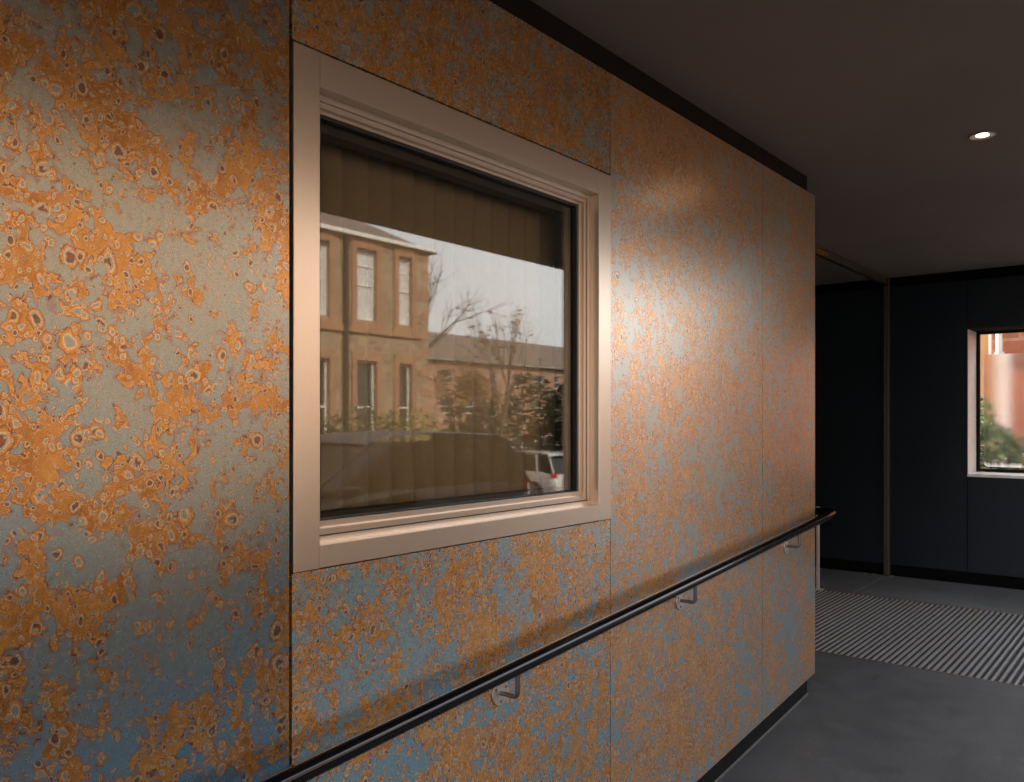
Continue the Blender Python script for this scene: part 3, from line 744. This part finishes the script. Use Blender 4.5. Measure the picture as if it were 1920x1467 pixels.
# more street frontage out of the frame to the left so the sheets have something real to mirror
tn = empty('sandstone_tenement', (0, 0, 0)); tag(tn, 'three storey sandstone tenement adjoining the house across the street', 'house')
ws2 = [(x_, x_ + 1.1, z_, z_ + 1.9) for x_ in (-25, -21.5, -18, -14.5, -11, -7.5, -4, -.8, 2.6, 6.0, 9.4) for z_ in (-.6, 2.6, 5.8)]
MB().grid_wall('x', -28, 12.25, -2.2, 9.0, hy, hy - .25, ws2).build('facade', M['sandstone'], tn)
MB().box(-28, 12.25, hy - 9, hy - .26, -2.2, 9.0).build('body', M['redbrick'], tn)
MB().add([(-28.4, hy + .3, 9.0), (12.28, hy + .3, 9.0), (12.28, hy - 9.4, 9.0), (-28.4, hy - 9.4, 9.0), (-26, hy - 4.5, 11.5), (12.28, hy - 4.5, 11.5)], [(0, 1, 5, 4), (1, 2, 5), (2, 3, 4, 5), (3, 0, 4), (3, 2, 1, 0)]).build('roof', M['slate'], tn)
bldg_windows(tn, ws2, hy, 1, M['wpaint'], M['dark_glass'])

# ---- vegetation
def leaf_cloud(blobs, n, s, rg):
    m_ = MB()
    tot = sum(b[3] * b[4] * b[5] for b in blobs)
    for (cx, cy, cz, rx, ry, rz_) in blobs:
        for _ in range(int(n * rx * ry * rz_ / tot)):
            while True:
                p = Vector((rg.uniform(-1, 1), rg.uniform(-1, 1), rg.uniform(-1, 1)))
                if .15 < p.length < 1: break
            p = p.normalized() * (p.length ** .5)
            c = Vector((cx + p.x * rx, cy + p.y * ry, cz + p.z * rz_))
            q = Matrix.Rotation(rg.uniform(0, 6.3), 3, 'Z') @ Matrix.Rotation(rg.uniform(-1.2, 1.2), 3, 'X')
            k = s * rg.uniform(.6, 1.4)
            m_.add([c + q @ Vector((-k, 0, 0)), c + q @ Vector((0, -k * .45, 0)), c + q @ Vector((k, 0, 0)), c + q @ Vector((0, k * .45, 0))], [(0, 1, 2, 3)])
    return m_
def branches(m_, p, d, L, r_, depth, rg, spread=.55, tips=None, n=5):
    pts = [p]; dd = d.copy()
    seg = 3
    for k in range(seg):
        dd = (dd + Vector((rg.uniform(-.12, .12), rg.uniform(-.12, .12), rg.uniform(-.02, .12)))).normalized()
        pts.append(pts[-1] + dd * L / seg)
    m_.tube(pts, [r_ * (1 - .45 * k / seg) for k in range(seg + 1)], n, caps=False)
    if tips is not None and depth <= 1: tips.extend(pts[1:])
    if depth == 0: return
    for k in range(rg.choice((3, 3, 4))):
        a = rg.uniform(0, 6.28); sp = spread * rg.uniform(.6, 1.3)
        u = dd.orthogonal().normalized(); v = dd.cross(u)
        nd = (dd * math.cos(sp) + (u * math.cos(a) + v * math.sin(a)) * math.sin(sp)).normalized()
        branches(m_, pts[rg.choice((2, 3, 3))], nd, L * rg.uniform(.6, .8), r_ * .5, depth - 1, rg, spread, tips, max(3, n - 1))
def bare_tree(name, x, y, h, r_, seed, label, leaves=None, nl=0, depth=4, spread=.5, cat='tree', trunk_h=.35):
    rg = random.Random(seed); z = gz(x)
    e_ = empty(name, (x, y, z)); tag(e_, label, cat)
    MB().tube([(0, 0, -.1), (.02, .01, h * trunk_h * .5), (0, .03, h * trunk_h)], [r_ * 1.2, r_, r_ * .85], 10).build('trunk', M['bark'], e_, smooth=True)
    m_ = MB(); tips = []
    for k in range(5):
        a = k * 1.256 + rg.uniform(-.4, .4); sp = rg.uniform(.2, .6)
        branches(m_, Vector((0, .03, h * trunk_h * rg.uniform(.85, 1))), Vector((math.cos(a) * math.sin(sp), math.sin(a) * math.sin(sp), math.cos(sp))), h * .26, r_ * .5, depth - 1, rg, spread, tips)
    m_.build('crown', M['bark'], e_, recalc=False)
    if leaves:
        lm = MB()
        for _ in range(nl):
            c = rg.choice(tips) + Vector((rg.uniform(-.2, .2), rg.uniform(-.2, .2), rg.uniform(-.2, .2)))
            q = Matrix.Rotation(rg.uniform(0, 6.3), 3, 'Z') @ Matrix.Rotation(rg.uniform(-1.2, 1.2), 3, 'X'); k = .07 * rg.uniform(.6, 1.4)
            lm.add([c + q @ Vector((-k, 0, 0)), c + q @ Vector((0, -k * .5, 0)), c + q @ Vector((k, 0, 0)), c + q @ Vector((0, k * .5, 0))], [(0, 1, 2, 3)])
        lm.build('leaves', leaves, e_, recalc=False)
    return e_
def mirror_pt(px, depth):
    """real x, y of a thing whose reflection shows at column px at that depth"""
    a = az(px); r_ = depth / math.cos(math.atan((px - 960) / F))
    return r_ * math.cos(a), MIR - r_ * math.sin(a)
x, y = mirror_pt(938, 21)
bare_tree('young_tree', x, y, 5.0, .075, 11, 'young bare street tree with a slim trunk beside the parked cars', M['autumn'], 120, 4, .4, trunk_h=.38)
x, y = mirror_pt(812, 30)
bare_tree('bare_tree', x + .4, y - 2.5, 10.0, .2, 23, 'large bare tree beside the gable of the sandstone house', None, 0, 4, .6, trunk_h=.3)
x, y = mirror_pt(868, 34)
bare_tree('leafy_tree', x, y, 6.0, .14, 5, 'tree with thin orange and olive leaves in front of the brick block', M['autumn'], 2500, 4, .5, trunk_h=.2)
def bush(name, px, depth, wd, h, mat_, seed, label, n=2600, z_off=0, cat='bush', s=.07):
    rg = random.Random(seed); x, y = mirror_pt(px, depth); z = gz(x)
    e_ = empty(name, (x, y, z)); tag(e_, label, cat)
    st = MB()
    for k in range(6):
        a = k * 1.05; st.tube([(0, 0, -.05), (math.cos(a) * wd * .15, math.sin(a) * wd * .15, h * .35), (math.cos(a) * wd * .3, math.sin(a) * wd * .3, h * .7)], [.04, .03, .01], 5)
    st.build('trunk', M['bark'], e_, recalc=False)
    bl_ = [(rg.uniform(-.35, .35) * wd, rg.uniform(-.25, .25) * wd, h * rg.uniform(.35, .78), wd * rg.uniform(.2, .34), wd * rg.uniform(.2, .3), h * rg.uniform(.18, .3)) for _ in range(9)]
    leaf_cloud(bl_, n, s, rg).build('crown', mat_, e_, recalc=False)
bush('garden_bush', 640, 19, 2.6, 2.3, M['hedge'], 31, 'green bush in the garden left of the parked cars')
bush('garden_bush', 700, 18.5, 2.4, 1.8, M['hedge'], 32, 'low dark green bush under the tall sash window')
bush('flowering_bush', 765, 19, 2.2, 2.4, M['hedge_y'], 33, 'yellow green bush against the corner of the sandstone house', 900)
bush('flowering_bush', 812, 21, 2.0, 2.3, M['hedge_y'], 34, 'thin yellowish shrub to the right of the house corner', 500)
bush('round_evergreen', 1052, 33, 3.8, 4.6, M['evergreen'], 35, 'dense dark round evergreen above the silver car', 5000, s=.12, cat='tree')
bush('tall_shrub', 905, 33, 3.6, 3.4, M['evergreen'], 36, 'tall dark shrub behind the young street tree', 4000, s=.1)
fa = mirror_pt(945, 36); fb = mirror_pt(1130, 46)
fe = empty('garden_fence', (fa[0], fa[1], gz(fa[0]))); tag(fe, 'dark timber fence behind the silver car', 'fence')
dv = Vector((fb[0] - fa[0], fb[1] - fa[1], 0)); Lf = dv.length; fe.rotation_euler = (0, 0, math.atan2(dv.y, dv.x))
pk = MB(); x = 0
while x < Lf: pk.box(x, x + .14, 0, .025, .05, 1.75 + rnd.uniform(-.02, .02)); x += .155
pk.build('boards', M['fence'], fe)
pf = MB()
for k in range(int(Lf / 2.4) + 1): pf.box(k * 2.4, k * 2.4 + .1, -.1, -.001, 0, 1.85)
pf.build('fence_post', M['fence'], fe)

# ---- cars
def car(name, x, y, rz_, paint, label, L=4.4, W=1.8, H=1.62, group=None):
    e_ = empty(name, (x, y, gz(x)), rz_); tag(e_, label, 'car', group)
    # stations along length (front +x): (x, belt z, half width)
    st = [(-.5, .62, .80), (-.485, .86, .86), (-.44, .95, .92), (-.3, .98, .98), (0, .97, 1), (.2, .96, 1), (.30, .93, .98), (.42, .84, .93), (.485, .70, .84), (.5, .55, .76)]
    vs = []; fs = []
    for (u, zb_, hw) in st:
        hx = W / 2 * hw
        for (yy, zz) in ((-hx * .96, .22), (-hx, .45), (-hx * .99, zb_ * .85), (-hx * .9, zb_), (0, zb_ + .03), (hx * .9, zb_), (hx * .99, zb_ * .85), (hx, .45), (hx * .96, .22)):
            vs.append((u * L, yy, zz * H / 1.6))
    n = 9
    for i in range(len(st) - 1):
        for k in range(n - 1): fs.append((i * n + k, i * n + k + 1, (i + 1) * n + k + 1, (i + 1) * n + k))
        fs.append((i * n + n - 1, i * n, (i + 1) * n, (i + 1) * n + n - 1))
    fs.append(tuple(range(n))); fs.append(tuple(range((len(st) - 1) * n, len(st) * n))[::-1])
    # wheel arches are dark discs set proud of the sills
    MB().add(vs, fs).build('body', paint, e_, smooth=True)
    cab = [(-.47, .90), (-.40, 1.52), (-.05, 1.60), (.08, 1.55), (.27, .93)]
    gl_ = MB(); rf_ = MB()
    def sec(u, z, k): return [(u * L, -W / 2 * k, z * H / 1.6), (u * L, W / 2 * k, z * H / 1.6)]
    b0 = sec(-.475, .93, .86); t0 = sec(-.405, 1.50, .70); t1 = sec(.06, 1.50, .70); b1 = sec(.28, .93, .86)
    gl_.add([b0[0], b0[1], b1[1], b1[0], t0[0], t0[1], t1[1], t1[0]], [(0, 1, 2, 3), (4, 5, 6, 7), (0, 1, 5, 4), (1, 2, 6, 5), (2, 3, 7, 6), (3, 0, 4, 7)])
    gl_.build('cabin_glass', M['carglass'], e_)
    rp = [(-.435, 1.49, .72), (-.39, 1.575, .68), (-.15, 1.62, .66), (.02, 1.58, .67), (.075, 1.49, .70)]
    vs = []; 
    for (u, z, k) in rp: vs += [(u * L, -W / 2 * k, (z - .02) * H / 1.6), (u * L, -W / 2 * k * .8, z * H / 1.6), (u * L, W / 2 * k * .8, z * H / 1.6), (u * L, W / 2 * k, (z - .02) * H / 1.6)]
    fs = [(i * 4 + k, i * 4 + k + 1, i * 4 + 5 + k, i * 4 + 4 + k) for i in range(4) for k in range(3)]
    fs += [(i * 4, i * 4 + 4, i * 4 + 7, i * 4 + 3) for i in range(4)]
    MB().add(vs, fs).build('roof', paint, e_, smooth=True)
    pil = MB()
    for sg in (-1, 1):
        for (ub, ut) in ((-.478, -.41), (-.33, -.29), (-.08, -.09), (.285, .065)):
            pil.tube([(ub * L, sg * W / 2 * .87, .93 * H / 1.6), (ut * L, sg * W / 2 * .71, 1.51 * H / 1.6)], .025, 6)
    pil.build('pillars', paint, e_)
    for (wx, sg) in ((-.31, -1), (-.31, 1), (.32, -1), (.32, 1)):
        wh = MB().tube([(wx * L, sg * (W / 2 - .22), .33), (wx * L, sg * (W / 2 + .012), .33)], .335, 28).build('wheel', M['tyre'], e_, smooth=True)
        MB().tube([(wx * L, sg * (W / 2 + .013), .33), (wx * L, sg * (W / 2 + .02), .33)], [.21, .19], 20).build('rim', M['rim'], wh, smooth=True)
    for sg in (-1, 1):
        MB().hexa([(-.502 * L, sg * .70, .80), (-.465 * L, sg * .86, .80), (-.465 * L, sg * .80, .81), (-.49 * L, sg * .66, .81)], [(-.497 * L, sg * .70, .95), (-.462 * L, sg * .855, .95), (-.46 * L, sg * .78, .95), (-.48 * L, sg * .66, .95)]).build('tail_light', M['red'], e_)
        MB().box(.485 * L, .497 * L, min(sg * .45, sg * .72), max(sg * .45, sg * .72), .58, .72).build('headlight', M['wpaint'], e_)
        MB().box(.17 * L, .21 * L, min(sg * W / 2 * .93, sg * (W / 2 + .16)), max(sg * W / 2 * .93, sg * (W / 2 + .16)), .95, 1.07).build('wing_mirror', paint, e_, bevel=.02)
    MB().box(-.508 * L, -.503 * L, -.26, .26, .70, .81).build('number_plate', M['yellow'], e_)
    return e_
x, y = 22.35, MIR - 17.8
car('parked_car', x, y, R(-90), M['car_silver'], 'silver hatchback parked by the white board with its red tail light showing', 4.3, 1.8, 1.6)
x, y = mirror_pt(985, 58)
car('parked_van', x, y, R(-90), M['car_white'], 'tall white van parked further back, behind the silver hatchback', 4.6, 1.9, 2.1)
x, y = 8.85 - 2.4, MIR - 7.6
car('parked_car', x, y, R(180), M['car_dark'], 'large dark blue grey car parked closest to the building', 4.8, 1.9, 1.60)
x, y = mirror_pt(974, 24.5)
bd = empty('recycling_bag', (x, y, gz(x)), R(20)); tag(bd, 'white plastic sack standing on the pavement by the silver hatchback', 'sack')
sk = lathe([(.0, 0), (.26, .02), (.30, .25), (.27, .6), (.20, .85), (.06, .95), (.10, 1.02), (0, 1.0)], 20)
sk.v = [(a * (1 + .1 * math.sin(9 * math.atan2(b, a) + c * 8)), b * .8, c) for a, b, c in sk.v]
sk.build('sack', M['bin'], bd, smooth=True)
MB().tube([(0, 0, .93), (0, 0, .97)], .075, 12).build('tie', M['gasket'], bd)

# ------------------------------------------------------------------ yard beyond the small window
yz = gz(8) 
yw = empty('stone_wall', (12.6, 1.5, yz)); tag(yw, 'red rubble stone wall seen through the small window', 'wall')
MB().box(0, .4, -5, 5, 0, 4.4).build('masonry', M['rubble'], yw)
MB().box(-.06, .46, -5, 5, 4.402, 4.5).build('coping', M['dressed'], yw)
dp = empty('drainpipe', (12.5, 12.5 * math.tan(az(1873)), yz)); tag(dp, 'white drainpipe on the red stone wall beyond the small window', 'drainpipe')
MB().tube([(0, 0, 0), (0, 0, 4.3)], .04, 16).build('pipe', M['pipe_w'], dp, smooth=True)
MB().box(-.02, .1, -.055, .055, 2.6, 2.64).build('bracket', M['pipe_w'], dp)
op = empty('yard_post', (12.3, 12.3 * math.tan(az(1849)), yz)); tag(op, 'ochre painted post with a white edge outside the small window', 'post')
MB().box(-.05, .05, -.035, .06, 0, 4.0).build('shaft', M['ochre'], op)
MB().box(-.051, .05, -.06, -.036, 0, 4.0).build('edge_strip', M['pipe_w'], op)
rg = random.Random(77)
ys = empty('yard_shrub', (9.3, 1.80, yz)); tag(ys, 'green leafy shrub against the outside of the small window', 'shrub')
MB().tube([(0, 0, -.05), (.03, 0, .5), (0, -.05, 1.0)], [.03, .02, .01], 6).build('trunk', M['bark'], ys)
leaf_cloud([(0, -.2, 1.2, .45, .35, .6), (.2, -.5, 1.1, .4, .35, .5), (0, -.1, 1.65, .3, .2, .42), (.1, -.85, .95, .4, .35, .42), (.1, -1.3, .8, .4, .4, .4)], 8000, .035, rg).build('crown', M['fresh_leaf'], ys, recalc=False)
